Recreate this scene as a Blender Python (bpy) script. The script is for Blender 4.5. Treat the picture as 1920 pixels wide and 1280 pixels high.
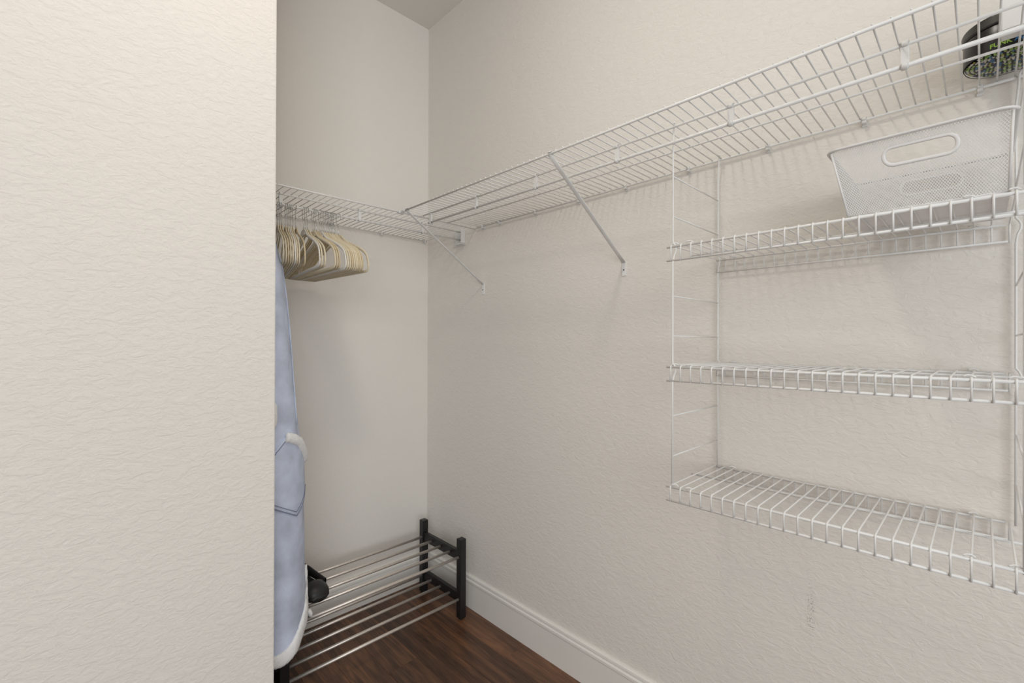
import bpy, bmesh, math, random
from mathutils import Vector, Matrix
random.seed(7)
S = bpy.context.scene
for o in list(bpy.data.objects):
    bpy.data.objects.remove(o)
COL = S.collection
PI = math.pi

# ------------------------------------------------------------------ camera, world, lights, exposure
CAM_H = 1.274
yaw, pit, rol = 0.76885512, 0.00211507, 0.0034125
f_ = Vector((math.sin(yaw) * math.cos(pit), math.cos(yaw) * math.cos(pit), math.sin(pit)))
r_ = Vector((math.cos(yaw), -math.sin(yaw), 0))
u_ = r_.cross(f_)
c_, s_ = math.cos(rol), math.sin(rol)
R_, U_ = c_ * r_ + s_ * u_, -s_ * r_ + c_ * u_
cam = bpy.data.cameras.new('camera')
cam.sensor_width = 36.0
cam.lens = 36.0 * 854.43 / 1920.0
cam.clip_start = 0.02
camo = bpy.data.objects.new('camera', cam)
COL.objects.link(camo)
camo.matrix_world = Matrix(((R_.x, U_.x, -f_.x, 0), (R_.y, U_.y, -f_.y, 0), (R_.z, U_.z, -f_.z, CAM_H), (0, 0, 0, 1)))
S.camera = camo

WORLD_E = 0.42
W = bpy.data.worlds.new('world')
S.world = W
W.use_nodes = True
bg = W.node_tree.nodes['Background']
bg.inputs[0].default_value = (1.0, 0.995, 0.985, 1)
bg.inputs[1].default_value = WORLD_E

def area(name, loc, rot, size, size_y, energy, col, shape='RECTANGLE'):
    l = bpy.data.lights.new(name, 'AREA')
    l.shape = shape
    l.size = size
    if shape in ('RECTANGLE', 'ELLIPSE'):
        l.size_y = size_y
    l.energy = energy
    l.color = col
    o = bpy.data.objects.new(name, l)
    COL.objects.link(o)
    o.location = loc
    o.rotation_euler = rot
    return o
# the closet's ceiling lamp plus two added fills: one under the ceiling, one behind the camera
LAMP_E, CEIL_FILL_E, REAR_FILL_E = 6.3, 2.5, 70.0
area('ceiling_light', (0.25, 0.62, 2.92), (0, 0, 0), 0.20, 0.20, LAMP_E, (1.0, 0.925, 0.82), 'DISK')
gl = bpy.data.lights.new('ceiling_fill', 'POINT')  # extra point light added beside the lamp to lift the ceiling
gl.energy, gl.color, gl.shadow_soft_size = CEIL_FILL_E, (1.0, 0.925, 0.82), 0.13
glo = bpy.data.objects.new('ceiling_fill', gl)
COL.objects.link(glo)
glo.location = (0.2, 0.62, 2.80)
area('rear_fill', (-1.45, -2.5, 1.7), (math.radians(90), 0, math.radians(-28)), 2.4, 2.4, REAR_FILL_E, (0.935, 0.975, 1.0))  # added soft fill panel behind the camera, evens out the walls

S.view_settings.view_transform = 'Standard'
S.view_settings.look = 'None'
S.view_settings.gamma = 1.0
S.view_settings.exposure = 0.04
S.view_settings.use_curve_mapping = False

# ------------------------------------------------------------------ materials
def new_mat(name):
    m = bpy.data.materials.new(name)
    m.use_nodes = True
    return m, m.node_tree.nodes, m.node_tree.links, m.node_tree.nodes['Principled BSDF']

def simple(name, col, rough=0.5, metal=0.0, var=0.04, scale=30.0, bump=0.0, bscale=200.0, spec=0.5):
    m, N, L, B = new_mat(name)
    tc = N.new('ShaderNodeTexCoord')
    no = N.new('ShaderNodeTexNoise')
    no.inputs['Scale'].default_value = scale
    no.inputs['Detail'].default_value = 3
    L.new(tc.outputs['Object'], no.inputs['Vector'])
    rp = N.new('ShaderNodeValToRGB')
    a = [max(0, c * (1 - var)) for c in col]
    b = [min(1, c * (1 + var)) for c in col]
    rp.color_ramp.elements[0].color = (*a, 1)
    rp.color_ramp.elements[1].color = (*b, 1)
    rp.color_ramp.elements[0].position = 0.3
    rp.color_ramp.elements[1].position = 0.7
    L.new(no.outputs['Fac'], rp.inputs['Fac'])
    L.new(rp.outputs['Color'], B.inputs['Base Color'])
    B.inputs['Roughness'].default_value = rough
    B.inputs['Metallic'].default_value = metal
    B.inputs['Specular IOR Level'].default_value = spec
    if bump:
        n2 = N.new('ShaderNodeTexNoise')
        n2.inputs['Scale'].default_value = bscale
        n2.inputs['Detail'].default_value = 4
        L.new(tc.outputs['Object'], n2.inputs['Vector'])
        bp = N.new('ShaderNodeBump')
        bp.inputs['Strength'].default_value = bump
        bp.inputs['Distance'].default_value = 0.002
        L.new(n2.outputs['Fac'], bp.inputs['Height'])
        L.new(bp.outputs['Normal'], B.inputs['Normal'])
    return m

def wall_mat(name, col, strength, scuff=False):
    """hand-trowelled knock-down plaster under matt paint"""
    m, N, L, B = new_mat(name)
    tc = N.new('ShaderNodeTexCoord')
    mp = N.new('ShaderNodeMapping')
    mp.inputs['Scale'].default_value = (1, 1, 1.9)
    L.new(tc.outputs['Object'], mp.inputs['Vector'])
    n1 = N.new('ShaderNodeTexNoise')
    n1.inputs['Scale'].default_value = 34
    n1.inputs['Detail'].default_value = 5
    n1.inputs['Roughness'].default_value = 0.62
    n1.inputs['Distortion'].default_value = 0.9
    L.new(mp.outputs['Vector'], n1.inputs['Vector'])
    r1 = N.new('ShaderNodeValToRGB')
    r1.color_ramp.elements[0].position = 0.40
    r1.color_ramp.elements[1].position = 0.60
    L.new(n1.outputs['Fac'], r1.inputs['Fac'])
    n2 = N.new('ShaderNodeTexNoise')
    n2.inputs['Scale'].default_value = 120
    n2.inputs['Detail'].default_value = 3
    L.new(mp.outputs['Vector'], n2.inputs['Vector'])
    mx = N.new('ShaderNodeMath')
    mx.operation = 'MULTIPLY_ADD'
    mx.inputs[1].default_value = 0.35
    L.new(n2.outputs['Fac'], mx.inputs[0])
    L.new(r1.outputs['Color'], mx.inputs[2])
    bp = N.new('ShaderNodeBump')
    bp.inputs['Strength'].default_value = strength
    bp.inputs['Distance'].default_value = 0.0016
    L.new(mx.outputs[0], bp.inputs['Height'])
    L.new(bp.outputs['Normal'], B.inputs['Normal'])
    B.inputs['Roughness'].default_value = 0.75
    B.inputs['Specular IOR Level'].default_value = 0.25
    n3 = N.new('ShaderNodeTexNoise')
    n3.inputs['Scale'].default_value = 2.2
    L.new(tc.outputs['Object'], n3.inputs['Vector'])
    r3 = N.new('ShaderNodeValToRGB')
    r3.color_ramp.elements[0].color = (*[c * 0.985 for c in col], 1)
    r3.color_ramp.elements[1].color = (*[min(1, c * 1.015) for c in col], 1)
    L.new(n3.outputs['Fac'], r3.inputs['Fac'])
    out = r3.outputs['Color']
    if scuff:
        # a rubbed grey scuff mark low on the wall
        v = N.new('ShaderNodeMapping')
        v.vector_type = 'POINT'
        v.inputs['Location'].default_value = (0, -0.313 / 0.014, -0.572 / 0.085)
        v.inputs['Scale'].default_value = (0, 1 / 0.014, 1 / 0.085)
        L.new(tc.outputs['Object'], v.inputs['Vector'])
        ln = N.new('ShaderNodeVectorMath')
        ln.operation = 'LENGTH'
        L.new(v.outputs['Vector'], ln.inputs[0])
        inv = N.new('ShaderNodeMapRange')
        inv.inputs['From Min'].default_value = 1.0
        inv.inputs['From Max'].default_value = 0.0
        L.new(ln.outputs['Value'], inv.inputs['Value'])
        n4 = N.new('ShaderNodeTexNoise')
        n4.inputs['Scale'].default_value = 330
        n4.inputs['Detail'].default_value = 1
        L.new(tc.outputs['Object'], n4.inputs['Vector'])
        r4 = N.new('ShaderNodeMapRange')
        r4.inputs['From Min'].default_value = 0.575
        r4.inputs['From Max'].default_value = 0.64
        L.new(n4.outputs['Fac'], r4.inputs['Value'])
        mu = N.new('ShaderNodeMath')
        mu.operation = 'MULTIPLY'
        L.new(inv.outputs[0], mu.inputs[0])
        L.new(r4.outputs[0], mu.inputs[1])
        mi = N.new('ShaderNodeMix')
        mi.data_type = 'RGBA'
        L.new(mu.outputs[0], mi.inputs['Factor'])
        L.new(out, mi.inputs['A'])
        mi.inputs['B'].default_value = (0.25, 0.23, 0.205, 1)
        out = mi.outputs['Result']
    L.new(out, B.inputs['Base Color'])
    return m

def wood_mat():
    m, N, L, B = new_mat('walnut_plank')
    tc = N.new('ShaderNodeTexCoord')
    oi = N.new('ShaderNodeObjectInfo')
    cb = N.new('ShaderNodeCombineXYZ')
    for i in range(3):
        k = N.new('ShaderNodeMath')
        k.operation = 'MULTIPLY'
        k.inputs[1].default_value = (17.0, 31.0, 5.0)[i]
        L.new(oi.outputs['Random'], k.inputs[0])
        L.new(k.outputs[0], cb.inputs[i])
    ad = N.new('ShaderNodeVectorMath')
    L.new(tc.outputs['Object'], ad.inputs[0])
    L.new(cb.outputs[0], ad.inputs[1])
    mp = N.new('ShaderNodeMapping')
    mp.inputs['Scale'].default_value = (1, 0.075, 1)
    L.new(ad.outputs[0], mp.inputs['Vector'])
    n1 = N.new('ShaderNodeTexNoise')
    n1.inputs['Scale'].default_value = 26
    n1.inputs['Detail'].default_value = 6
    n1.inputs['Roughness'].default_value = 0.65
    n1.inputs['Distortion'].default_value = 1.2
    L.new(mp.outputs[0], n1.inputs['Vector'])
    n2 = N.new('ShaderNodeTexNoise')
    n2.inputs['Scale'].default_value = 170
    n2.inputs['Detail'].default_value = 3
    L.new(mp.outputs[0], n2.inputs['Vector'])
    mx = N.new('ShaderNodeMath')
    mx.operation = 'MULTIPLY_ADD'
    mx.inputs[1].default_value = 0.35
    L.new(n2.outputs['Fac'], mx.inputs[0])
    L.new(n1.outputs['Fac'], mx.inputs[2])
    ro = N.new('ShaderNodeMath')
    ro.operation = 'MULTIPLY_ADD'
    ro.inputs[1].default_value = 0.16
    L.new(oi.outputs['Random'], ro.inputs[0])
    L.new(mx.outputs[0], ro.inputs[2])
    rp = N.new('ShaderNodeValToRGB')
    e = rp.color_ramp.elements
    e[0].position, e[0].color = 0.48, (0.028, 0.0145, 0.0085, 1)
    e[1].position, e[1].color = 1.02, (0.245, 0.112, 0.055, 1)
    x = e.new(0.72)
    x.color = (0.098, 0.047, 0.026, 1)
    L.new(ro.outputs[0], rp.inputs['Fac'])
    L.new(rp.outputs['Color'], B.inputs['Base Color'])
    bp = N.new('ShaderNodeBump')
    bp.inputs['Strength'].default_value = 0.18
    bp.inputs['Distance'].default_value = 0.0008
    L.new(mx.outputs[0], bp.inputs['Height'])
    L.new(bp.outputs['Normal'], B.inputs['Normal'])
    B.inputs['Roughness'].default_value = 0.36
    B.inputs['Specular IOR Level'].default_value = 0.5
    return m

PAINT = (0.82, 0.785, 0.735)
M = {}
M['wall'] = wall_mat('plaster_wall_paint', PAINT, 0.44, True)
M['wall_b'] = wall_mat('plaster_back_paint', PAINT, 0.2)
M['wall_p'] = wall_mat('plaster_partition_paint', PAINT, 0.46)
M['ceil'] = simple('ceiling_paint', (0.84, 0.81, 0.765), 0.8, var=0.01, scale=3, bump=0.15, bscale=120)
M['trim'] = simple('white_trim_paint', (0.86, 0.835, 0.795), 0.35, var=0.015, scale=5)
M['wire'] = simple('white_vinyl_coated_wire', (0.83, 0.825, 0.81), 0.32, var=0.02, scale=15)
M['clip'] = simple('white_plastic_clip', (0.76, 0.755, 0.74), 0.4, var=0.02, scale=20)
M['screw'] = simple('dark_screw_steel', (0.10, 0.095, 0.09), 0.4, 0.8)
M['wood'] = wood_mat()
M['sub'] = simple('dark_subfloor', (0.02, 0.012, 0.008), 0.9)
M['black_paint'] = simple('black_stained_wood', (0.011, 0.011, 0.012), 0.42, var=0.15, scale=40)
M['steel'] = simple('brushed_nickel_tube', (0.74, 0.68, 0.62), 0.42, 0.75, var=0.04, scale=60)
M['chrome'] = simple('chrome_hook_wire', (0.55, 0.55, 0.54), 0.22, 1.0, var=0.05)
M['velvet'] = simple('cream_flocked_velvet', (0.78, 0.69, 0.52), 0.95, var=0.06, scale=90, bump=0.3, bscale=900, spec=0.1)
M['velvet_tan'] = simple('tan_flocked_velvet', (0.68, 0.57, 0.385), 0.95, var=0.06, scale=90, bump=0.3, bscale=900, spec=0.1)
M['velvet_white'] = simple('ivory_plastic', (0.82, 0.79, 0.74), 0.6, var=0.04, scale=60)
M['plush'] = simple('blue_grey_plush', (0.61, 0.675, 0.835), 0.98, var=0.15, scale=14, bump=0.5, bscale=420, spec=0.05)
M['sherpa'] = simple('white_sherpa', (0.95, 0.955, 0.975), 0.98, var=0.05, scale=120, bump=0.9, bscale=420, spec=0.05)
M['seam'] = simple('dark_blue_stitched_seam', (0.24, 0.27, 0.37), 0.95, spec=0.05)
M['rubber'] = simple('black_moulded_rubber', (0.014, 0.0135, 0.013), 0.42, var=0.2, scale=60)
M['lining'] = simple('black_shoe_lining', (0.006, 0.006, 0.006), 0.9)
M['mesh'] = simple('white_mesh_steel', (0.76, 0.75, 0.745), 0.4, var=0.02)
M['bin_floor'] = simple('grey_bin_base', (0.90, 0.885, 0.89), 0.5, var=0.02)
M['jar_black'] = simple('black_glossy_label', (0.012, 0.011, 0.011), 0.28)
M['lime'] = simple('lime_print', (0.30, 0.52, 0.06), 0.5)
M['blue'] = simple('blue_print', (0.03, 0.16, 0.40), 0.5)
M['carton'] = simple('white_carton', (0.78, 0.775, 0.765), 0.6, var=0.01)
for n, c in (('bead_green', (0.38, 0.62, 0.12)), ('bead_blue', (0.06, 0.22, 0.52)), ('bead_cream', (0.92, 0.88, 0.76)), ('bead_yellow', (0.65, 0.58, 0.10)), ('bead_navy', (0.015, 0.02, 0.12))):
    M[n] = simple(n, c, 0.25)
mg, N, L, B = new_mat('clear_plastic')
B.inputs['Base Color'].default_value = (0.95, 0.96, 0.95, 1)
B.inputs['Transmission Weight'].default_value = 1.0
B.inputs['Roughness'].default_value = 0.05
B.inputs['IOR'].default_value = 1.12
M['clear'] = mg

# ------------------------------------------------------------------ mesh helpers
class MB:
    def __init__(s):
        s.v, s.f, s.mi, s.sm = [], [], [], []
        s.cur = 0
        s.smooth = True
    def add(s, vs, fs, smooth=None):
        o = len(s.v)
        s.v += [tuple(p) for p in vs]
        for f in fs:
            s.f.append(tuple(i + o for i in f))
            s.mi.append(s.cur)
            s.sm.append(s.smooth if smooth is None else smooth)
    def box(s, a, b, bev=0.0):
        x0, y0, z0 = a
        x1, y1, z1 = b
        if bev <= 0:
            vs = [(x0, y0, z0), (x1, y0, z0), (x1, y1, z0), (x0, y1, z0), (x0, y0, z1), (x1, y0, z1), (x1, y1, z1), (x0, y1, z1)]
            s.add(vs, [(0, 3, 2, 1), (4, 5, 6, 7), (0, 1, 5, 4), (1, 2, 6, 5), (2, 3, 7, 6), (3, 0, 4, 7)], False)
            return
        bm = bmesh.new()
        bmesh.ops.create_cube(bm, size=1)
        for v in bm.verts:
            v.co = Vector((x0 + (v.co.x + .5) * (x1 - x0), y0 + (v.co.y + .5) * (y1 - y0), z0 + (v.co.z + .5) * (z1 - z0)))
        bmesh.ops.bevel(bm, geom=list(bm.edges), offset=bev, segments=2, affect='EDGES', profile=0.5)
        s.bm(bm, False)
    def bm(s, bm, smooth=True):
        bm.verts.index_update()
        s.add([v.co for v in bm.verts], [[v.index for v in f.verts] for f in bm.faces], smooth)
        bm.free()
    def tube(s, pts, r, n=8, closed=False, caps=True, ry=None, ref=None):
        """round (or elliptical, ry along ref) tube along a polyline"""
        P = [Vector(p) for p in pts]
        m = len(P)
        rings = []
        prev = None
        for i in range(m):
            if closed:
                t = (P[(i + 1) % m] - P[i - 1])
            else:
                t = P[min(i + 1, m - 1)] - P[max(i - 1, 0)]
            t.normalize()
            if ref is not None:
                a = Vector(ref)
            elif prev is None:
                a = Vector((0, 0, 1)) if abs(t.z) < 0.9 else Vector((1, 0, 0))
            else:
                a = prev
            a = a - t * a.dot(t)
            a.normalize()
            prev = a
            b = t.cross(a)
            rr = r[i] if isinstance(r, (list, tuple)) else r
            rb = ry if ry is not None else rr
            rings.append([P[i] + a * (rb * math.cos(2 * PI * k / n)) + b * (rr * math.sin(2 * PI * k / n)) for k in range(n)])
        vs = [p for g in rings for p in g]
        fs = []
        for i in range(m if closed else m - 1):
            j = (i + 1) % m
            for k in range(n):
                l = (k + 1) % n
                fs.append((i * n + k, i * n + l, j * n + l, j * n + k))
        if not closed and caps:
            fs.append(tuple(range(n - 1, -1, -1)))
            fs.append(tuple((m - 1) * n + k for k in range(n)))
        s.add(vs, fs)
    def loft(s, rings, cap0=True, cap1=True):
        n = len(rings[0])
        vs = [p for g in rings for p in g]
        fs = []
        for i in range(len(rings) - 1):
            for k in range(n):
                l = (k + 1) % n
                fs.append((i * n + k, i * n + l, (i + 1) * n + l, (i + 1) * n + k))
        if cap0:
            fs.append(tuple(range(n - 1, -1, -1)))
        if cap1:
            fs.append(tuple((len(rings) - 1) * n + k for k in range(n)))
        s.add(vs, fs)
    def mesh(s, name, mats):
        me = bpy.data.meshes.new(name)
        me.from_pydata(s.v, [], s.f)
        for m in (mats if isinstance(mats, (list, tuple)) else [mats]):
            me.materials.append(m)
        me.polygons.foreach_set('material_index', s.mi)
        me.polygons.foreach_set('use_smooth', s.sm)
        me.update()
        bm = bmesh.new()
        bm.from_mesh(me)
        bmesh.ops.recalc_face_normals(bm, faces=bm.faces)
        bm.to_mesh(me)
        bm.free()
        return me

WL = {}
def link(name, data, parent=None, loc=(0, 0, 0), rot=(0, 0, 0)):
    """loc is local to the parent"""
    o = bpy.data.objects.new(name, data)
    COL.objects.link(o)
    o.location = loc
    o.rotation_euler = rot
    if parent is not None:
        o.parent = parent
    return o
def thing(name, label, cat, loc, group=None, rz=0):
    o = link(name, None, None, loc, (0, 0, rz))
    o.empty_display_size = 0.05
    tag(o, label, cat, group)
    return o
def tag(o, label, cat, group=None):
    o['label'] = label
    o['category'] = cat
    if group:
        o['group'] = group
    return o
def wpart(name, mb, mats, parent, base):
    """mesh given in world coordinates, moved into the frame of a thing that stands at base"""
    b = Vector(base)
    mb.v = [tuple(Vector(p) - b) for p in mb.v]
    return link(name, mb.mesh(name, mats), parent)
def struct(name, mb, mats):
    o = link(name, mb.mesh(name, mats))
    o['kind'] = 'structure'
    return o

# ------------------------------------------------------------------ the closet shell
XR, YB, ZC = 1.3916, 2.0976, 2.972     # right wall, back wall, ceiling
YP, XP = 1.40, 0.4185                  # partition face, its free end
XL, YF = -2.9, -1.7
def wall(name, a, b, m):
    q = MB()
    q.box(a, b)
    return struct(name, q, m)
wall('wall_right', (XR, YF, 0), (XR + .1, YB, ZC), M['wall'])
wall('wall_back', (XL, YB, 0), (XR + .1, YB + .1, ZC), M['wall_b'])
q = MB()
q.box((XL, YP, 0), (XP, YP + .115, ZC), 0.004)
struct('wall_partition', q, M['wall_p'])
wall('wall_left', (XL - .1, YF, 0), (XL, YB + .1, ZC), M['wall_p'])
wall('ceiling', (XL - .1, YF - .1, ZC), (XR + .1, YB + .1, ZC + .1), M['ceil'])
q = MB()
q.box((XL, YF, -0.06), (XR + .1, YB + .1, -0.011))
floor = struct('floor', q, M['sub'])
PW, PL = 0.127, 1.22
q = MB()
g, ch = 0.0002, 0.0006
x0, x1, y0, y1 = g, PW - g, g, PL - g
vs = [(x0, y0, -.0105), (x1, y0, -.0105), (x1, y1, -.0105), (x0, y1, -.0105),
      (x0, y0, -ch), (x1, y0, -ch), (x1, y1, -ch), (x0, y1, -ch),
      (x0 + ch, y0 + ch, 0), (x1 - ch, y0 + ch, 0), (x1 - ch, y1 - ch, 0), (x0 + ch, y1 - ch, 0)]
fs = [(0, 3, 2, 1), (8, 9, 10, 11)]
for i in range(4):
    j = (i + 1) % 4
    fs += [(i, j, 4 + j, 4 + i), (4 + i, 4 + j, 8 + j, 8 + i)]
q.add(vs, fs, False)
plank_me = q.mesh('plank', M['wood'])
offs = [0.0, 0.47, 0.86, 0.25, 1.05, 0.62, 0.13, 0.9, 0.38]
ix = 0
x = XR - PW
while x > XL - PW:
    y = 0.12 + offs[ix % 9] - PL
    while y > YF:
        y -= PL
    while y < YB:
        link('plank', plank_me, floor, (x, y, 0))
        y += PL
    x -= PW
    ix += 1
def baseboard(name, path):
    """moulded board: path is a list of (x, y) on the wall face with its outward normal"""
    prof = [(0.0, 0.0), (0.0135, 0.0), (0.0135, 0.118), (0.0150, 0.122), (0.0150, 0.131), (0.0105, 0.136), (0.0105, 0.139), (0.0125, 0.142), (0.0115, 0.150), (0.006, 0.154), (0.0, 0.154)]
    q = MB()
    q.smooth = False
    (ax, ay, bx, by, nx, ny) = path
    R = [[(px + nx * d, py + ny * d, z) for d, z in prof] for px, py in ((ax, ay), (bx, by))]
    q.loft(R)
    return struct(name, q, M['trim'])
baseboard('baseboard_right', (XR, YF, XR, YB, -1, 0))
baseboard('baseboard_back', (XL, YB, XR - .0135, YB, 0, -1))
baseboard('baseboard_partition', (XL, YP, XP, YP, 0, -1))

# ------------------------------------------------------------------ wire shelves on the walls
ZS = 1.816
RR, WR, HR = 0.0031, 0.0017, 0.0042
def rod_mesh(a, b, r, n=10):
    q = MB()
    q.tube([a, b], r, n)
    return q
# main shelf along the right wall
base = (XR, 0.6, ZS)
sh = thing('wall_shelf', 'long white wire shelf with hanging rod along the right wall', 'shelf', base)
Y0s, Y1s = -0.42, 1.682
for nm, x, z, r, ya in (('front_rod', 0.9863, ZS, .0034, Y1s), ('support_rod', 1.0848, ZS, RR, 1.672), ('hanging_rod', 1.0848, 1.7775, HR, 1.632), ('middle_rod', 1.228, ZS, .0027, 1.690), ('rear_rod', 1.3800, ZS, RR, 1.672)):
    wpart(nm, rod_mesh((x, Y0s, z), (x, ya, z), r), M['wire'], sh, base)
q = MB()
q.tube([(0.9835, 0, 0), (1.3830, 0, 0)], WR, 7)
me_dw = q.mesh('deck_wire', M['wire'])
y = 0.2342 + 0.0254 * 57
while y > Y0s:
    if y < 1.668:
        link('deck_wire', me_dw, sh, (-base[0], y - base[1], RR + WR - .0004))
    y -= 0.0254
# plastic hooks that carry the hanging rod
def rod_hook_mesh():
    q = MB()
    q.box((-.0035, -.0065, -.0375), (.0035, .0065, 0.001), .0012)
    ring = []
    q.tube([(.0001 + .0055 * math.cos(a), 0, .0005 + .0055 * math.sin(a)) for a in [PI * (-.35 + 1.7 * k / 9) for k in range(10)]],   .0016, 6, ry=.0060, ref=(0, 1, 0))
    q.tube([(.0062 * math.cos(a), 0, -.0385 + .0062 * math.sin(a)) for a in [PI * (.65 - 1.3 * k / 9 - .5) for k in range(10)]], .0012, 6, ry=.0055, ref=(0, 1, 0))
    return q.mesh('rod_hook', M['clip'])
me_rh = rod_hook_mesh()
for y in (1.614, 1.316, 1.012, 0.705, 0.402, 0.099, -0.205):
    link('rod_hook', me_rh, sh, (1.0848 - base[0], y - base[1], 0))
def wall_clip_mesh():
    q = MB()
    q.box((-.016, -.0045, -.0085), (0.0, .0045, .0030), .0012)
    q.tube([(-.0115 + .0048 * math.cos(a), 0, .001 + .0048 * math.sin(a)) for a in [PI * (-.3 + 1.5 * k / 8) for k in range(9)]], .0018, 6, ry=.0048, ref=(0, 1, 0))
    q.box((-.003, -.0055, -.0135), (0.0, .0055, -.004), .0008)
    return q.mesh('wall_clip', M['clip'])
def screw_mesh():
    q = MB()
    bm = bmesh.new()
    bmesh.ops.create_cone(bm, cap_ends=True, segments=10, radius1=.0030, radius2=.0018, depth=.0026)
    bmesh.ops.rotate(bm, verts=bm.verts, cent=(0, 0, 0), matrix=Matrix.Rotation(-PI / 2, 3, 'Y'))
    q.bm(bm)
    return q.mesh('screw', M['screw'])
me_wc, me_sc = wall_clip_mesh(), screw_mesh()
for y in (1.628, 1.513, 1.291, 1.0696, .8634, .6389, .4132, .2009, .0045, -.2, -.4):
    c = link('wall_clip', me_wc, sh, (0, y - base[1], 0))
    link('screw', me_sc, c, (-.0095, 0.001, .0068), (0, 0.9, 0))

# back shelf along the back wall
base = (0.6, YB, ZS)
sb = thing('wall_shelf', 'shorter white wire shelf along the back wall, carrying the hangers', 'shelf', base)
bx0, bx1 = -1.0, 1.3860
yF, yS, yM, yR = 1.6920, 1.7905, 1.934, 2.0860
for nm, y, z, r, xe in (('front_rod', yF, ZS, .0034, 1.389), ('support_rod', yS, ZS, RR, 1.386), ('hanging_rod', yS, 1.7775, HR, 1.386), ('middle_rod', yM, ZS, .0027, 1.386), ('rear_rod', yR, ZS, RR, 1.376)):
    wpart(nm, rod_mesh((bx0, y, z), (xe, y, z), r), M['wire'], sb, base)
q = MB()
q.tube([(0, yF - .0028, 0), (0, yR + .003, 0)], WR, 7)
me_bw = q.mesh('deck_wire', M['wire'])
for k in range(-30, 34):
    x = 0.5354 + k * 0.0254
    if bx0 < x < 1.384:
        link('deck_wire', me_bw, sb, (x - base[0], -base[1], RR + WR - .0004))
for x in (-.65, -.36, -.058, .246, .55, .854, 1.158):
    link('rod_hook', me_rh, sb, (x - base[0], yS - base[1], 0), (0, 0, PI / 2))
for x in (-.6, -.35, -.1, .15, .4, .63, .86, 1.111, 1.3645):
    c = link('wall_clip', me_wc, sb, (x - base[0], 0, 0), (0, 0, PI / 2))
    link('screw', me_sc, c, (-.0095, 0.001, .0068), (0, 0.9, 0))
# end bracket of the back shelf on the right wall
q = MB()
q.box((XR - .003, 1.772, 1.752), (XR, 1.868, 1.832), .001)
q.box((XR - .026, 1.770, 1.757), (XR - .002, 1.776, 1.825), .001)
q.box((XR - .026, 1.812, 1.757), (XR - .002, 1.818, 1.825), .001)
q.box((XR - .026, 1.770, 1.754), (XR - .002, 1.818, 1.7605), .001)
eb = wpart('end_bracket', q, M['clip'], sb, base)
for y, z in ((1.838, 1.806), (1.846, 1.776)):
    link('screw', me_sc, eb, (XR - .004 - base[0], y - base[1], z - base[2]))

# ------------------------------------------------------------------ diagonal shelf braces
def brace(y_top, y_bot, zb, label, group):
    base = (XR, y_bot, zb)
    t = thing('shelf_brace', label, 'brace', base, group)
    q = MB()
    A = Vector((0.9875, y_top, ZS - .006))
    Bq = Vector((XR - .004, y_bot, zb))
    d = (Bq - A).normalized()
    pts = [A + (Bq - A) * k / 8 for k in range(9)]
    q.tube(pts, .0080, 14, ry=.0018, ref=(d.z, 0, -d.x))
    wpart('strut', q, M['wire'], t, base)
    q = MB()
    q.box((XR - .0035, y_bot - .0085, zb - .047), (XR, y_bot + .0085, zb + .004), .001)
    fp = wpart('foot_plate', q, M['wire'], t, base)
    link('screw', me_sc, fp, (-.0045, 0, -.026))
    q = MB()
    q.tube([(0.9863 + .0062 * math.cos(a), y_top, ZS + .0062 * math.sin(a)) for a in [PI * (-.6 + 1.5 * k / 10) for k in range(11)]], .0016, 6, ry=.0065, ref=(0, 1, 0))
    wpart('rod_saddle', q, M['clip'], t, base)
brace(1.640, 1.6325, 1.5461, 'white diagonal shelf brace nearest the back corner, seen thin and edge-on', 'shelf braces')
brace(0.8640, 0.8740, 1.5551, 'white diagonal shelf brace in the middle of the long shelf', 'shelf braces')
# splice clips where the long shelf meets the back shelf
q = MB()
q.box((0.975, 1.683, ZS - .007), (0.999, 1.700, ZS + .005), .002)
q.box((0.980, 1.655, ZS - .005), (0.992, 1.684, ZS + .004), .002)
wpart('joining_clip', q, M['clip'], sh, (XR, 0.6, ZS))
q = MB()
q.box((1.080, 1.672, ZS - .006), (1.0895, 1.692, ZS + .003), .002)
wpart('joining_clip', q, M['clip'], sh, (XR, 0.6, ZS))

# ------------------------------------------------------------------ hanging shelf tower: two ladder frames and three shelves
XF, XB = 1.0968, 1.3790
SHZ = (1.5185, 1.2130, 0.9085)
def ladder(yl, label):
    base = (XB, yl, 0.91)
    t = thing('ladder_frame', label, 'shelf frame', base, 'wire ladder frames')
    def upright(x, sgn):
        q = MB()
        p = [(x, yl, 0.905)]
        for z in reversed(SHZ):
            if z > 0.95:
                p += [(x, yl, z - .040), (x + sgn * .003, yl - .002, z - .022), (x + sgn * .004, yl - .0065, z - .011), (x + sgn * .002, yl - .007, z - .002), (x, yl - .004, z + .006), (x, yl, z + .012)]
        p += [(x, yl, ZS - .055), (x - .003, yl - .003, ZS - .020), (x - .004, yl - .004, ZS + .002), (x - .007, yl - .006, ZS + .0085), (x - .013, yl - .009, ZS + .0105), (x - .018, yl - .012, ZS + .006)]
        q.tube(p, .0021, 8)
        return wpart('upright', q, M['wire'], t, base)
    upright(XF, 1)
    upright(XB, -1)
    q = MB()
    q.tube([(XF - XB, 0, 0), (0, 0, 0)], .0018, 8)
    me = q.mesh('rung', M['wire'])
    for z in (1.6965, 1.5950, 1.3930, 1.2915, 1.0895, 0.9875):
        link('rung', me, t, (0, 0, z - base[2]))
ladder(0.5475, 'left white wire ladder frame hanging from the long shelf')
ladder(-0.0465, 'right white wire ladder frame at the far right edge')
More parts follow.
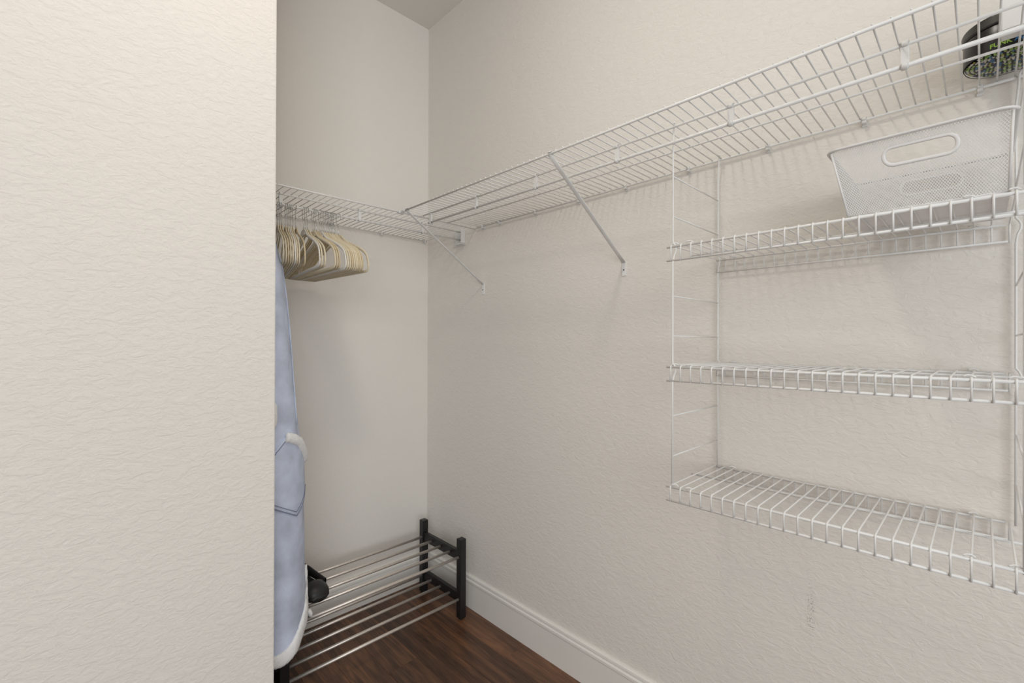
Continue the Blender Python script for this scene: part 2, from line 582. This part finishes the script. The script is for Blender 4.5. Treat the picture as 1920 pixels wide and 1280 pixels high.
def ladder_shelf(z, label):
    ya, yb = -0.0460, 0.5640
    base = (XB, 0.26, z)
    t = thing('hung_shelf', label, 'shelf', base, 'three hung wire shelves')
    zl = z - 0.0345
    for nm, x, zz, r, a, b in (('front_rod', XF + .001, z, .0031, ya, yb), ('front_lip_rod', XF + .001, zl, .0029, ya, yb), ('middle_rod', 1.2520, z - .0005, .0025, ya - .006, yb + .004), ('rear_rod', XB - .001, z, .0025, ya + .014, 0.548), ('rear_lip_rod', XB - .001, zl, .0023, ya + .010, 0.552)):
        wpart(nm, rod_mesh((x, a, zz), (x, b, zz), r), M['wire'], t, base)
    q = MB()
    a, b = XF - .0026, XB + .0020
    zt = z + .0038
    q.tube([(a, 0, zl - .0022), (a, 0, z - .004), (a + .0007, 0, z + .001), (a + .0035, 0, zt), (b - .0035, 0, zt), (b - .0005, 0, z + .001), (b, 0, z - .004), (b, 0, zl - .0022)], .00175, 7)
    q.v = [(x - base[0], yy, zz - base[2]) for x, yy, zz in q.v]
    me = q.mesh('deck_wire', M['wire'])
    for k in range(24):
        yy = 0.5515 - k * 0.02562
        if yy > ya + .002:
            link('deck_wire', me, t, (0, yy - base[1], 0))
    # little locking hooks on the front rod
    q = MB()
    q.tube([(0.004 * math.cos(u), .006 * (u - 1.2), .0045 * math.sin(u) + .001) for u in [2.6 * k / 9 + .1 for k in range(10)]], .0017, 6)
    mh = q.mesh('locking_hook', M['clip'])
    for yy, x in ((0.503, XF + .001), (0.0150, XF + .001), (0.503, XB - .002), (0.013, XB - .002), (0.540, XF + .001), (-.038, XF + .001)):
        link('locking_hook', mh, t, (x - base[0], yy - base[1], .003))
ladder_shelf(SHZ[0], 'upper hung wire shelf, the one holding the white mesh bin')
ladder_shelf(SHZ[1], 'middle hung wire shelf, empty, seen almost edge-on at eye level')
ladder_shelf(SHZ[2], 'lowest hung wire shelf, empty, seen from above')

# ------------------------------------------------------------------ white mesh bin on the upper hung shelf
base = (1.23, 0.08, SHZ[0] + .0054)
bn = thing('storage_bin', 'white perforated mesh bin with handle slots on the upper hung shelf', 'bin', base)
bz0, bz1 = base[2] + .0012, 1.6560
def bin_pt(u, v, side):
    """u 0..1 along a side, v 0..1 up; sides front, left, back, right; tapered, rounded corners come from rim"""
    fx = 1.110 - .020 * v
    bxx = 1.338 + .012 * v
    yl = 0.186 + .026 * v
    yr = -0.030 - .004 * v
    if side == 'front':
        return Vector((fx, yl + (yr - yl) * u, bz0 + (bz1 - bz0) * v))
    if side == 'back':
        return Vector((bxx, yl + (yr - yl) * u, bz0 + (bz1 - bz0) * v))
    if side == 'left':
        return Vector((fx + (bxx - fx) * u, yl, bz0 + (bz1 - bz0) * v))
    return Vector((fx + (bxx - fx) * u, yr, bz0 + (bz1 - bz0) * v))
def in_round(u, v, slot):
    (u0, u1, v0, v1) = slot
    # slot in units of the face, rounded corners
    du, dv = u1 - u0, v1 - v0
    if not (u0 < u < u1 and v0 < v < v1):
        return False
    W_, H_ = du * .235, dv * .133
    r = .45 * H_
    px = min(u - u0, u1 - u) * .235
    pz = min(v - v0, v1 - v) * .133
    if px < r and pz < r:
        return (px - r) ** 2 + (pz - r) ** 2 < r * r
    return True
SLOT = (0.315, 0.735, 0.62, 0.865)
def mesh_side(side, slot):
    L_, H_ = (.232, .134) if side in ('front', 'back') else (.235, .134)
    nu, nv = int(L_ / .0041), int(H_ / .0031)
    q = MB()
    q.smooth = False
    nrm = {'front': Vector((-1, 0, 0)), 'back': Vector((1, 0, 0)), 'left': Vector((0, 1, 0)), 'right': Vector((0, -1, 0))}[side]
    w, th = .00046, .0004
    def strand(u0, v0, u1, v1):
        if slot and in_round((u0 + u1) / 2, (v0 + v1) / 2, slot):
            return
        a, b = bin_pt(u0, v0, side), bin_pt(u1, v1, side)
        d = (b - a).normalized()
        s = d.cross(nrm).normalized() * w
        n = nrm * th
        vs = [a + s + n, a - s + n, a - s - n, a + s - n, b + s + n, b - s + n, b - s - n, b + s - n]
        q.add(vs, [(0, 1, 5, 4), (1, 2, 6, 5), (2, 3, 7, 6), (3, 0, 4, 7)], False)
    for j in range(nv):
        for i in range(nu):
            o = .5 * (j % 2)
            u, v = (i + o) / nu, j / nv
            for s in (-.5, .5):
                uu = u + s / nu
                if 0 <= uu <= 1 and 0 <= u <= 1:
                    strand(u, v, uu, v + 1 / nv)
    # solid border at the foot
    p = wpart(side + '_mesh', q, M['mesh'], bn, base)
    return p
for sd in ('front', 'left', 'back', 'right'):
    mesh_side(sd, SLOT if sd in ('front', 'back') else None)
def ring_path(v, off, n=8, rc=.022):
    a, b, c, d = bin_pt(0, v, 'front'), bin_pt(1, v, 'front'), bin_pt(1, v, 'back'), bin_pt(0, v, 'back')
    x0, x1, y0, y1 = a.x - off, c.x + off, b.y - off, a.y + off
    P = []
    for cx, cy, a0 in ((x0 + rc, y1 - rc, PI / 2), (x0 + rc, y0 + rc, PI), (x1 - rc, y0 + rc, 1.5 * PI), (x1 - rc, y1 - rc, 0)):
        for k in range(n + 1):
            t = a0 + PI / 2 * k / n
            P.append((cx + rc * math.cos(t), cy + rc * math.sin(t), a.z))
    return P
q = MB()
q.tube(ring_path(1.0, .0060), .0034, 8, closed=True, ry=.0028, ref=(0, 0, 1))
wpart('rim', q, M['mesh'], bn, base)
q = MB()
q.smooth = False
P = ring_path(0, .001, rc=.008)
R0 = [(x, y, bz0 - .0011) for x, y, z in P]
R1 = [(x, y, bz0 + .0012) for x, y, z in P]
q.loft([R0, R1])
wpart('base_plate', q, M['bin_floor'], bn, base)
for u, sd in ((0, 'front'), (1, 'front'), (0, 'back'), (1, 'back')):
    q = MB()
    q.tube([bin_pt(u, v, sd) for v in (0, .5, .97)], .0022, 6)
    wpart('corner_bead', q, M['mesh'], bn, base)
q = MB()
q.tube([bin_pt(u, .01, 'front') for u in (0, .5, 1)], .0016, 6)
wpart('bottom_bead', q, M['mesh'], bn, base)
for sd in ('front', 'back'):
    q = MB()
    u0, u1, v0, v1 = SLOT
    rv, ru = .45 * (v1 - v0), .45 * (v1 - v0) * .133 / .235
    P = []
    for cu, cv, a0 in ((u1 - ru, v1 - rv, 0), (u0 + ru, v1 - rv, PI / 2), (u0 + ru, v0 + rv, PI), (u1 - ru, v0 + rv, 1.5 * PI)):
        for k in range(7):
            t = a0 + PI / 2 * k / 6
            P.append(bin_pt(cu + ru * math.cos(t), cv + rv * math.sin(t), sd))
    q.tube(P, .0034, 8, closed=True, ry=.0016, ref=(1, 0, 0))
    wpart('handle_ring', q, M['mesh'], bn, base)

# ------------------------------------------------------------------ tub of odour beads and white carton on the long shelf
ZD = ZS + RR + 2 * WR
jx, jy, jr = 1.309, -0.031, 0.0595
base = (jx, jy, ZD)
jar = thing('bead_tub', 'squat black-labelled tub of coloured beads at the right end of the long shelf', 'tub', base)
def lathe(prof, n=48):
    q = MB()
    q.loft([[(r * math.cos(2 * PI * k / n), r * math.sin(2 * PI * k / n), z) for k in range(n)] for r, z in prof])
    return q
j0 = .0006
o = link('tub', lathe([(jr - .006, j0), (jr - .0015, j0 + .001), (jr, j0 + .006), (jr, j0 + .053), (jr - .0015, j0 + .053), (jr - .0015, j0 + .007), (jr - .004, j0 + .0025), (jr - .008, j0 + .002)]).mesh('tub', M['clear']), jar)
q = lathe([(jr + .0006, .0060), (jr + .0008, .0065), (jr + .0008, .0525), (jr + .0006, .053), (jr + .0002, .053), (jr + .0002, .0060)])
lab = link('label', q.mesh('label', M['jar_black']), jar)
q = lathe([(jr - .002, .0545), (jr + .0018, .0548), (jr + .0022, .056), (jr + .0022, .0715), (jr + .0012, .0735), (jr - .004, .0745), (.002, .0748)])
lid = link('lid', q.mesh('lid', simple('black_lid_plastic', (0.018, 0.016, 0.015), 0.3)), jar)
q = MB()
n = 120
R0, R1 = [], []
for k in range(n):
    t = 2 * PI * k / n
    e = .0024 + (.0005 if k % 2 else 0)
    R0.append(((jr + e) * math.cos(t), (jr + e) * math.sin(t), .0575))
    R1.append(((jr + e) * math.cos(t), (jr + e) * math.sin(t), .0700))
q.loft([R0, R1], False, False)
link('grip_ridges', q.mesh('grip_ridges', simple('dark_lid_ridges', (0.05, 0.046, 0.042), 0.35)), lid)
# beads, far too many and too small to pick out singly
q = MB()
rng = random.Random(3)
ico = bmesh.new()
bmesh.ops.create_icosphere(ico, subdivisions=1, radius=1)
ico.verts.index_update()
iv = [v.co.copy() for v in ico.verts]
ifc = [[v.index for v in f.verts] for f in ico.faces]
ico.free()
for layer in range(3):
    rmax = jr - .0062
    for ring in range(0, 10):
        rad = rmax - ring * .0062
        if rad < 0:
            break
        cnt = max(1, int(2 * PI * rad / .0068))
        for k in range(cnt):
            t = 2 * PI * (k + rng.random() * .35) / cnt
            s = rng.uniform(.0024, .0033)
            c = Vector((rad * math.cos(t), rad * math.sin(t), .0064 + layer * .0058 + rng.uniform(-.0003, .0008)))
            q.cur = rng.choice((0, 0, 0, 1, 1, 2, 2, 2, 2, 2, 3, 4))
            q.add([c + p * s for p in iv], ifc)
bd = link('beads', q.mesh('beads', [M['bead_green'], M['bead_blue'], M['bead_cream'], M['bead_yellow'], M['bead_navy']]), jar)
bd['kind'] = 'stuff'
def wrap_text(txt, start, zc, size, mat, name):
    cu = bpy.data.curves.new(name, 'FONT')
    cu.body = txt
    cu.size = size
    cu.space_character = 1.05
    cu.extrude = .0002
    cu.offset = .00035
    tmp = bpy.data.objects.new(name, cu)
    COL.objects.link(tmp)
    dg = bpy.context.evaluated_depsgraph_get()
    me = bpy.data.meshes.new_from_object(tmp.evaluated_get(dg))
    bpy.data.objects.remove(tmp)
    w = max(v.co.x for v in me.vertices)
    R = jr + .0011
    for v in me.vertices:
        t = PI - start + v.co.x / R
        rr = R + v.co.z
        v.co = Vector((rr * math.cos(t), rr * math.sin(t), zc + v.co.y))
    me.materials.clear()
    me.materials.append(mat)
    link(name, me, lab)
    return w / R
a0 = math.radians(22)
wd = wrap_text('FUNK', a0, .0115, .0108, M['lime'], 'lettering')
wrap_text('AWAY', a0 - wd - .04, .0115, .0108, M['blue'], 'lettering')
base = (1.165, -0.10, ZD)
q = MB()
q.box((1.170, -.20, ZD + .0004), (1.213, -.0225, ZD + .135), .0012)
ct = wpart('carton', q, M['carton'], None, (0, 0, 0))
ct.location = (0, 0, 0)
tag(ct, 'plain white carton standing in front of the bead tub at the shelf end', 'box')

# ------------------------------------------------------------------ shoe rack
base = (0.915, 1.82, 0)
rk = thing('shoe_rack', 'low black two-tier shoe rack with metal tube shelves on the floor', 'shoe rack', base)
px = (0.5135, 1.2830)
py = (1.6590, 1.9700)
pw = 0.0320
for x in px:
    for y in py:
        q = MB()
        q.box((x, y, .006), (x + pw, y + pw, .3685), .0022)
        p = wpart('post', q, M['black_paint'], rk, base)
        q = MB()
        q.box((x + .005, y + .005, 0), (x + pw - .005, y + pw - .005, .0075), .002)
        wpart('foot', q, M['rubber'], p, base)
for x in px:
    for z0, z1 in ((.266, .3105), (.074, .1180)):
        q = MB()
        q.box((x + .006, py[0] + pw, z0), (x + pw - .008, py[1], z1), .0018)
        wpart('crossbar', q, M['black_paint'], rk, base)
for zc in (.2855, .0925):
    for k in range(5):
        y = 1.6760 + k * (1.9800 - 1.6760) / 4
        q = MB()
        xa, xb = (px[0] + pw - .004, px[1] + .004) if k in (0, 4) else (px[0] + pw - .012, px[1] + .008)
        q.tube([(xa, y, zc), (xb, y, zc)], .0063, 14)
        wpart('rail', q, M['steel'], rk, base)

# ------------------------------------------------------------------ black clog on the rack, half behind the robe
base = (0.675, 1.868, 0.2918)
clog = thing('clog', 'black moulded clog lying on the shoe rack beside the robe hem', 'shoe', base, None, math.radians(3))
def oval(cy, w, zlo, zhi, n=28):
    """cross-section of the shoe at y = cy"""
    P = []
    for k in range(n):
        t = 2 * PI * k / n
        c, s = math.cos(t), math.sin(t)
        x = w * math.copysign(abs(c) ** .75, c)
        z = (zlo + zhi) / 2 + (zhi - zlo) / 2 * math.copysign(abs(s) ** .8, s)
        P.append((x, cy, z))
    return P
q = MB()   # sole
sec = [(-.128, .012), (-.124, .028), (-.112, .041), (-.09, .049), (-.06, .051), (-.02, .047), (.02, .041), (.06, .038), (.095, .037), (.115, .031), (.127, .018), (.130, .008)]
q.loft([oval(y, w, 0, .022) for y, w in sec])
link('sole', q.mesh('sole', M['rubber']), clog)
q = MB()   # domed toe cap, open towards the heel
cap = [(-.127, .010, .022), (-.123, .026, .035), (-.113, .040, .047), (-.098, .047, .054), (-.082, .0495, .058), (-.066, .050, .060)]
outer, inner = [], []
m = 22
for y, w, h in cap:
    outer.append([(w * math.cos(PI * k / m), y, .012 + (h - .012) * math.sin(PI * k / m) ** .8) for k in range(m + 1)])
for y, w, h in cap[2:]:
    inner.append([((w - .005) * math.cos(PI * k / m), y + .002, .012 + (h - .017) * math.sin(PI * k / m) ** .8) for k in range(m + 1)])
seq = outer + inner[::-1]
vs = [p for g in seq for p in g]
fs = []
for i in range(len(seq) - 1):
    for k in range(m):
        fs.append((i * (m + 1) + k, i * (m + 1) + k + 1, (i + 1) * (m + 1) + k + 1, (i + 1) * (m + 1) + k))
q.add(vs, fs)
link('toe_cap', q.mesh('toe_cap', M['rubber']), clog)
q = MB()   # heel counter: a curved wall round the heel, with raised back
P0, P1, P2, P3 = [], [], [], []
for k in range(25):
    t = PI * k / 24
    yy = -.068 + .196 * math.sin(t) ** .55
    xx = (.0495 - .010 * math.sin(t)) * math.copysign(abs(math.cos(t)) ** .7, math.cos(t))
    h = .050 + .022 * max(0, math.sin(t) - .2)
    P0.append((xx, yy, .014))
    P1.append((xx * 1.0, yy, h))
    P2.append((xx * .88, yy - .005 * math.sin(t), h))
    P3.append((xx * .88, yy - .005 * math.sin(t), .020))
vs = P0 + P1 + P2 + P3
fs = []
for a in range(3):
    for k in range(24):
        fs.append((a * 25 + k, a * 25 + k + 1, (a + 1) * 25 + k + 1, (a + 1) * 25 + k))
q.add(vs, fs)
link('heel_counter', q.mesh('heel_counter', M['rubber']), clog)
q = MB()
q.loft([oval(y, w * .86, .018, .0245) for y, w in sec[2:-1]])
link('insole', q.mesh('insole', M['lining']), clog)

# ------------------------------------------------------------------ plush robe hung at the left end of the row
RCX, RCY = 0.45, 1.79
RT = [(0.24, .1797, .265), (.43, .1743, .2607), (.68, .1676, .2523), (.885, .1586, .2455), (.99, .1447, .242), (1.14, .1292, .237), (1.26, .1175, .233), (1.42, .0987, .2277), (1.528, .0787, .225), (1.60, .0574, .215), (1.655, .040, .17), (1.675, .025, .10)]
def rab(z):
    for i in range(len(RT) - 1):
        if z <= RT[i + 1][0]:
            a, b = RT[i], RT[i + 1]
            t = max(0, (z - a[0]) / (b[0] - a[0]))
            return a[1] + (b[1] - a[1]) * t, a[2] + (b[2] - a[2]) * t
    return RT[-1][1], RT[-1][2]
def zb(th):
    d = ((math.degrees(th) + 87 + 180) % 360) - 180
    if d < 0:
        d = abs(d) * .35
    t = min(1, d / 55)
    return .257 + .056 * t * t * (3 - 2 * t)
def rpt(th, z, off=0.0):
    a, b = rab(z)
    w = .010 * math.sin(5 * th + 1.1) * min(1, max(0, (1.45 - z) / .9)) + .004 * math.sin(9 * th + 4 * z) * min(1, max(0, (1.6 - z)))
    deg = math.degrees(th)
    if -95 < deg < -20:
        w *= .25
    return Vector((RCX + (a + off + w) * math.cos(th), RCY + (b + off + w) * math.sin(th), z))
base = (RCX, RCY, 0.26)
rb = thing('bathrobe', 'blue-grey plush robe with white fleece trim hanging beside the partition edge', 'robe', base)
q = MB()
NT, NZ = 96, 60
rings = []
for j in range(NZ + 1):
    u = j / NZ
    rings.append([rpt(2 * PI * k / NT, zb(2 * PI * k / NT) + .012 + u * (1.675 - zb(2 * PI * k / NT) - .012)) for k in range(NT)])
q.loft(rings, False, True)
wpart('robe_body', q, M['plush'], rb, base)
rng = random.Random(5)
def fuzz(q, amt):
    q.v = [tuple(Vector(p) + Vector((rng.uniform(-1, 1), rng.uniform(-1, 1), rng.uniform(-1, 1))) * amt) for p in q.v]
q = MB()   # fleece band round the hem
sec_n = 10
NB = 220
rings = []
for i in range(NB):
    th = 2 * PI * i / NB
    z0 = zb(th)
    dd = ((math.degrees(th) + 87 + 180) % 360) - 180
    hgt = .041 + .035 * min(1, max(0, dd / 45))
    ring = []
    for k in range(sec_n):
        a = 2 * PI * k / sec_n
        ring.append(rpt(th, z0 + hgt / 2 + hgt / 2 * math.sin(a), .0015 + .0075 * math.cos(a)))
    rings.append(ring)
rings.append(rings[0])
q.loft(rings, False, False)
fuzz(q, .0013)
wpart('hem_trim', q, M['sherpa'], rb, base)
q = MB()   # fleece edge of the front opening, running up from the hem corner
pts = [rpt(math.radians(-27 + 2 * math.sin(k)), .322 + .0105 * k, .001) for k in range(0, 16)]
q.tube(pts, [.009 - .0003 * k for k in range(16)], 9, ry=.0045, ref=(1, -.6, 0))
fuzz(q, .0012)
wpart('front_trim', q, M['sherpa'], rb, base)
q = MB()
q.tube([rpt(math.radians(-27), .318, .006), rpt(math.radians(-26), .300, .012), rpt(math.radians(-25), .288, .016)], [.007, .008, .0015], 8)
fuzz(q, .001)
wpart('hem_corner', q, M['sherpa'], rb, base)
# patch pocket with a slanted fleece-trimmed mouth
pk = [(-71.5, .972), (-51, .933), (-30, .868), (-27.5, .765), (-61, .704), (-87.6, .752), (-112, .790), (-112, .90), (-87, .930)]
pk = [(math.radians(a), z) for a, z in pk]
cth, cz = sum(p[0] for p in pk) / len(pk), sum(p[1] for p in pk) / len(pk)
ring0, ring1, ring2 = [], [], []
dense = []
for i in range(len(pk)):
    a, b = pk[i], pk[(i + 1) % len(pk)]
    for k in range(6):
        dense.append((a[0] + (b[0] - a[0]) * k / 6, a[1] + (b[1] - a[1]) * k / 6))
def shrink(p, s):
    return (cth + (p[0] - cth) * s, cz + (p[1] - cz) * s)
q = MB()
rr = [[rpt(*p, .0) for p in dense], [rpt(*p, .005) for p in dense]]
for s in (.97, .8, .6, .4, .2, .03):
    rr.append([rpt(*shrink(p, s), .0068) for p in dense])
q.loft(rr, False, True)
pkt = wpart('pocket', q, M['plush'], rb, base)
q = MB()
tp = [(math.radians(-73), .968), (math.radians(-62), .957), (math.radians(-51), .937), (math.radians(-42), .909), (math.radians(-34), .880), (math.radians(-28), .858)]
fine = []
for i in range(len(tp) - 1):
    for k in range(5):
        fine.append((tp[i][0] + (tp[i + 1][0] - tp[i][0]) * k / 5, tp[i][1] + (tp[i + 1][1] - tp[i][1]) * k / 5))
fine.append(tp[-1])
PP = [rpt(t, z, .009) for t, z in fine]
q.tube(PP, [.0165] * len(PP), 10, ry=.008, ref=(.55, -.85, 0))
fuzz(q, .0013)
wpart('pocket_trim', q, M['sherpa'], pkt, base)
q = MB()
seam = [p for p in dense[18:49]]
q.tube([rpt(*shrink(p, 1.0), .0062) for p in seam], .0014, 5)
q.tube([rpt(*shrink(p, .90), .0078) for p in seam], .0011, 5)
wpart('pocket_seam', q, M['seam'], pkt, base)
q = MB()
q.tube([rpt(*shrink(p, .93), .0078) for p in dense[48:54] + dense[0:1]], .0011, 5)
wpart('pocket_seam', q, M['seam'], pkt, base)
q = MB()   # side seam piping
q.tube([rpt(math.radians(-46 + 4 * math.sin(2 * k / 24)), .99 + .58 * k / 24, .0008) for k in range(25)], .0022, 6)
wpart('side_seam', q, M['plush'], rb, base)
q = MB()   # near sleeve, hanging straight down
SLV = [(0.415, 1.60, 1.60, .045), (.415, 1.585, 1.50, .052), (.415, 1.578, 1.35, .050), (.417, 1.576, 1.2, .047), (.418, 1.575, 1.06, .045)]
q.loft([[(cx + .052 * (r / .05) * math.cos(2 * PI * k / 20), cy + r * math.sin(2 * PI * k / 20), z) for k in range(20)] for cx, cy, z, r in SLV])
sl = wpart('sleeve', q, M['plush'], rb, base)
q = MB()
q.loft([[(.419 + r * 1.12 * math.cos(2 * PI * k / 40), 1.576 + r * math.sin(2 * PI * k / 40), z) for k in range(40)] for r, z in ((.040, 1.000), (.0475, 1.002), (.0505, 1.010), (.051, 1.03), (.0505, 1.05), (.0495, 1.072), (.0455, 1.082), (.040, 1.083))])
fuzz(q, .0012)
wpart('sleeve_cuff', q, M['sherpa'], sl, base)

# ------------------------------------------------------------------ velvet hangers on the back shelf's rod
HZ = 1.7775
def hanger_outline():
    """closed path in local y, z; the rod's centre is the origin, the hook hangs over it"""
    half = [(0.0, -.083), (.016, -.084), (.028, -.089), (.040, -.100), (.060, -.113), (.100, -.128), (.140, -.143), (.170, -.156), (.188, -.166), (.204, -.178), (.214, -.193), (.219, -.210), (.2215, -.224), (.220, -.234), (.213, -.2405), (.200, -.242), (.120, -.242)]
    return half + [(0.0, -.242)] + [(-y, z) for y, z in half[:0:-1]]
def hanger_mesh(mat):
    q = MB()
    q.tube([(0, y, z) for y, z in hanger_outline()], .0055, 8, closed=True, ry=.0023, ref=(1, 0, 0))
    # neck web
    q.box((-.0021, -.024, -.101), (.0021, .024, -.086), .001)
    return q.mesh('frame', mat)
def hook_mesh():
    q = MB()
    R = .0175
    cz = .0046 + .0013 - R
    p = [(0, 0, -.088), (0, 0, -.055), (0, .002, -.045), (0, .009, -.037), (0, .0150, -.028)]
    for k in range(15):
        a = math.radians(-35 + 235 * k / 14)
        p.append((0, R * math.cos(a), cz + R * math.sin(a)))
    q.tube(p, .0012, 6)
    return q.mesh('hook', M['chrome'])
me_hook = hook_mesh()
me_fr = {k: hanger_mesh(M[k]) for k in ('velvet', 'velvet_tan', 'velvet_white')}
hooks = [0.539, 0.546, 0.553, 0.566, 0.5732, 0.5796, 0.5855, 0.5919, 0.6038, 0.6307, 0.6376, 0.646, 0.6659, 0.6728, 0.6797, 0.6936, 0.7005, 0.7079, 0.7143, 0.7207, 0.7271, 0.733, 0.7389, 0.7451, 0.7512, 0.7656]
ends = [.492, .500, .507, .514, .521, .528, .534, .541, .559, .607, .615, .626, .660, .668, .676, .698, .706, .715, .722, .729, .736, .742, .748, .7545, .761, .784]
kinds = ['velvet', 'velvet', 'velvet_tan', 'velvet', 'velvet', 'velvet_white', 'velvet', 'velvet', 'velvet_tan', 'velvet_white', 'velvet', 'velvet', 'velvet', 'velvet_tan', 'velvet_tan', 'velvet_white', 'velvet', 'velvet', 'velvet_tan', 'velvet', 'velvet', 'velvet', 'velvet_tan', 'velvet', 'velvet_tan', 'velvet']
ordn = ['rightmost', 'second', 'third', 'fourth', 'fifth', 'sixth', 'seventh', 'eighth', 'ninth', 'tenth', 'eleventh', 'twelfth', 'thirteenth', 'fourteenth', 'fifteenth', 'sixteenth', 'seventeenth', 'eighteenth', 'nineteenth', 'twentieth', 'twenty-first', 'twenty-second', 'twenty-third', 'twenty-fourth', 'twenty-fifth', 'twenty-sixth']
cname = {'velvet': 'cream velvet', 'velvet_tan': 'tan velvet', 'velvet_white': 'pale ivory'}
nh = len(hooks)
for i in range(nh):
    r = nh - 1 - i
    if r == 0:
        lb = 'rightmost cream velvet coat hanger, nearest the corner, on the back rod'
    elif r == nh - 1:
        lb = 'leftmost visible cream velvet coat hanger beside the partition, above the robe'
    else:
        lb = '%s empty coat hanger, %s from the right end of the back rod' % (cname[kinds[i]], ordn[r])
    t = thing('coat_hanger', lb, 'hanger', (hooks[i], yS, HZ), 'empty coat hangers on the back rod', math.atan2(ends[i] - hooks[i], .222))
    link('frame', me_fr[kinds[i]], t)
    link('hook', me_hook, t)
# the robe's own hanger, inside its shoulders
t = thing('coat_hanger', 'coat hanger inside the shoulders of the blue-grey robe', 'hanger', (RCX, yS, HZ))
link('frame', me_fr['velvet'], t)
link('hook', me_hook, t)
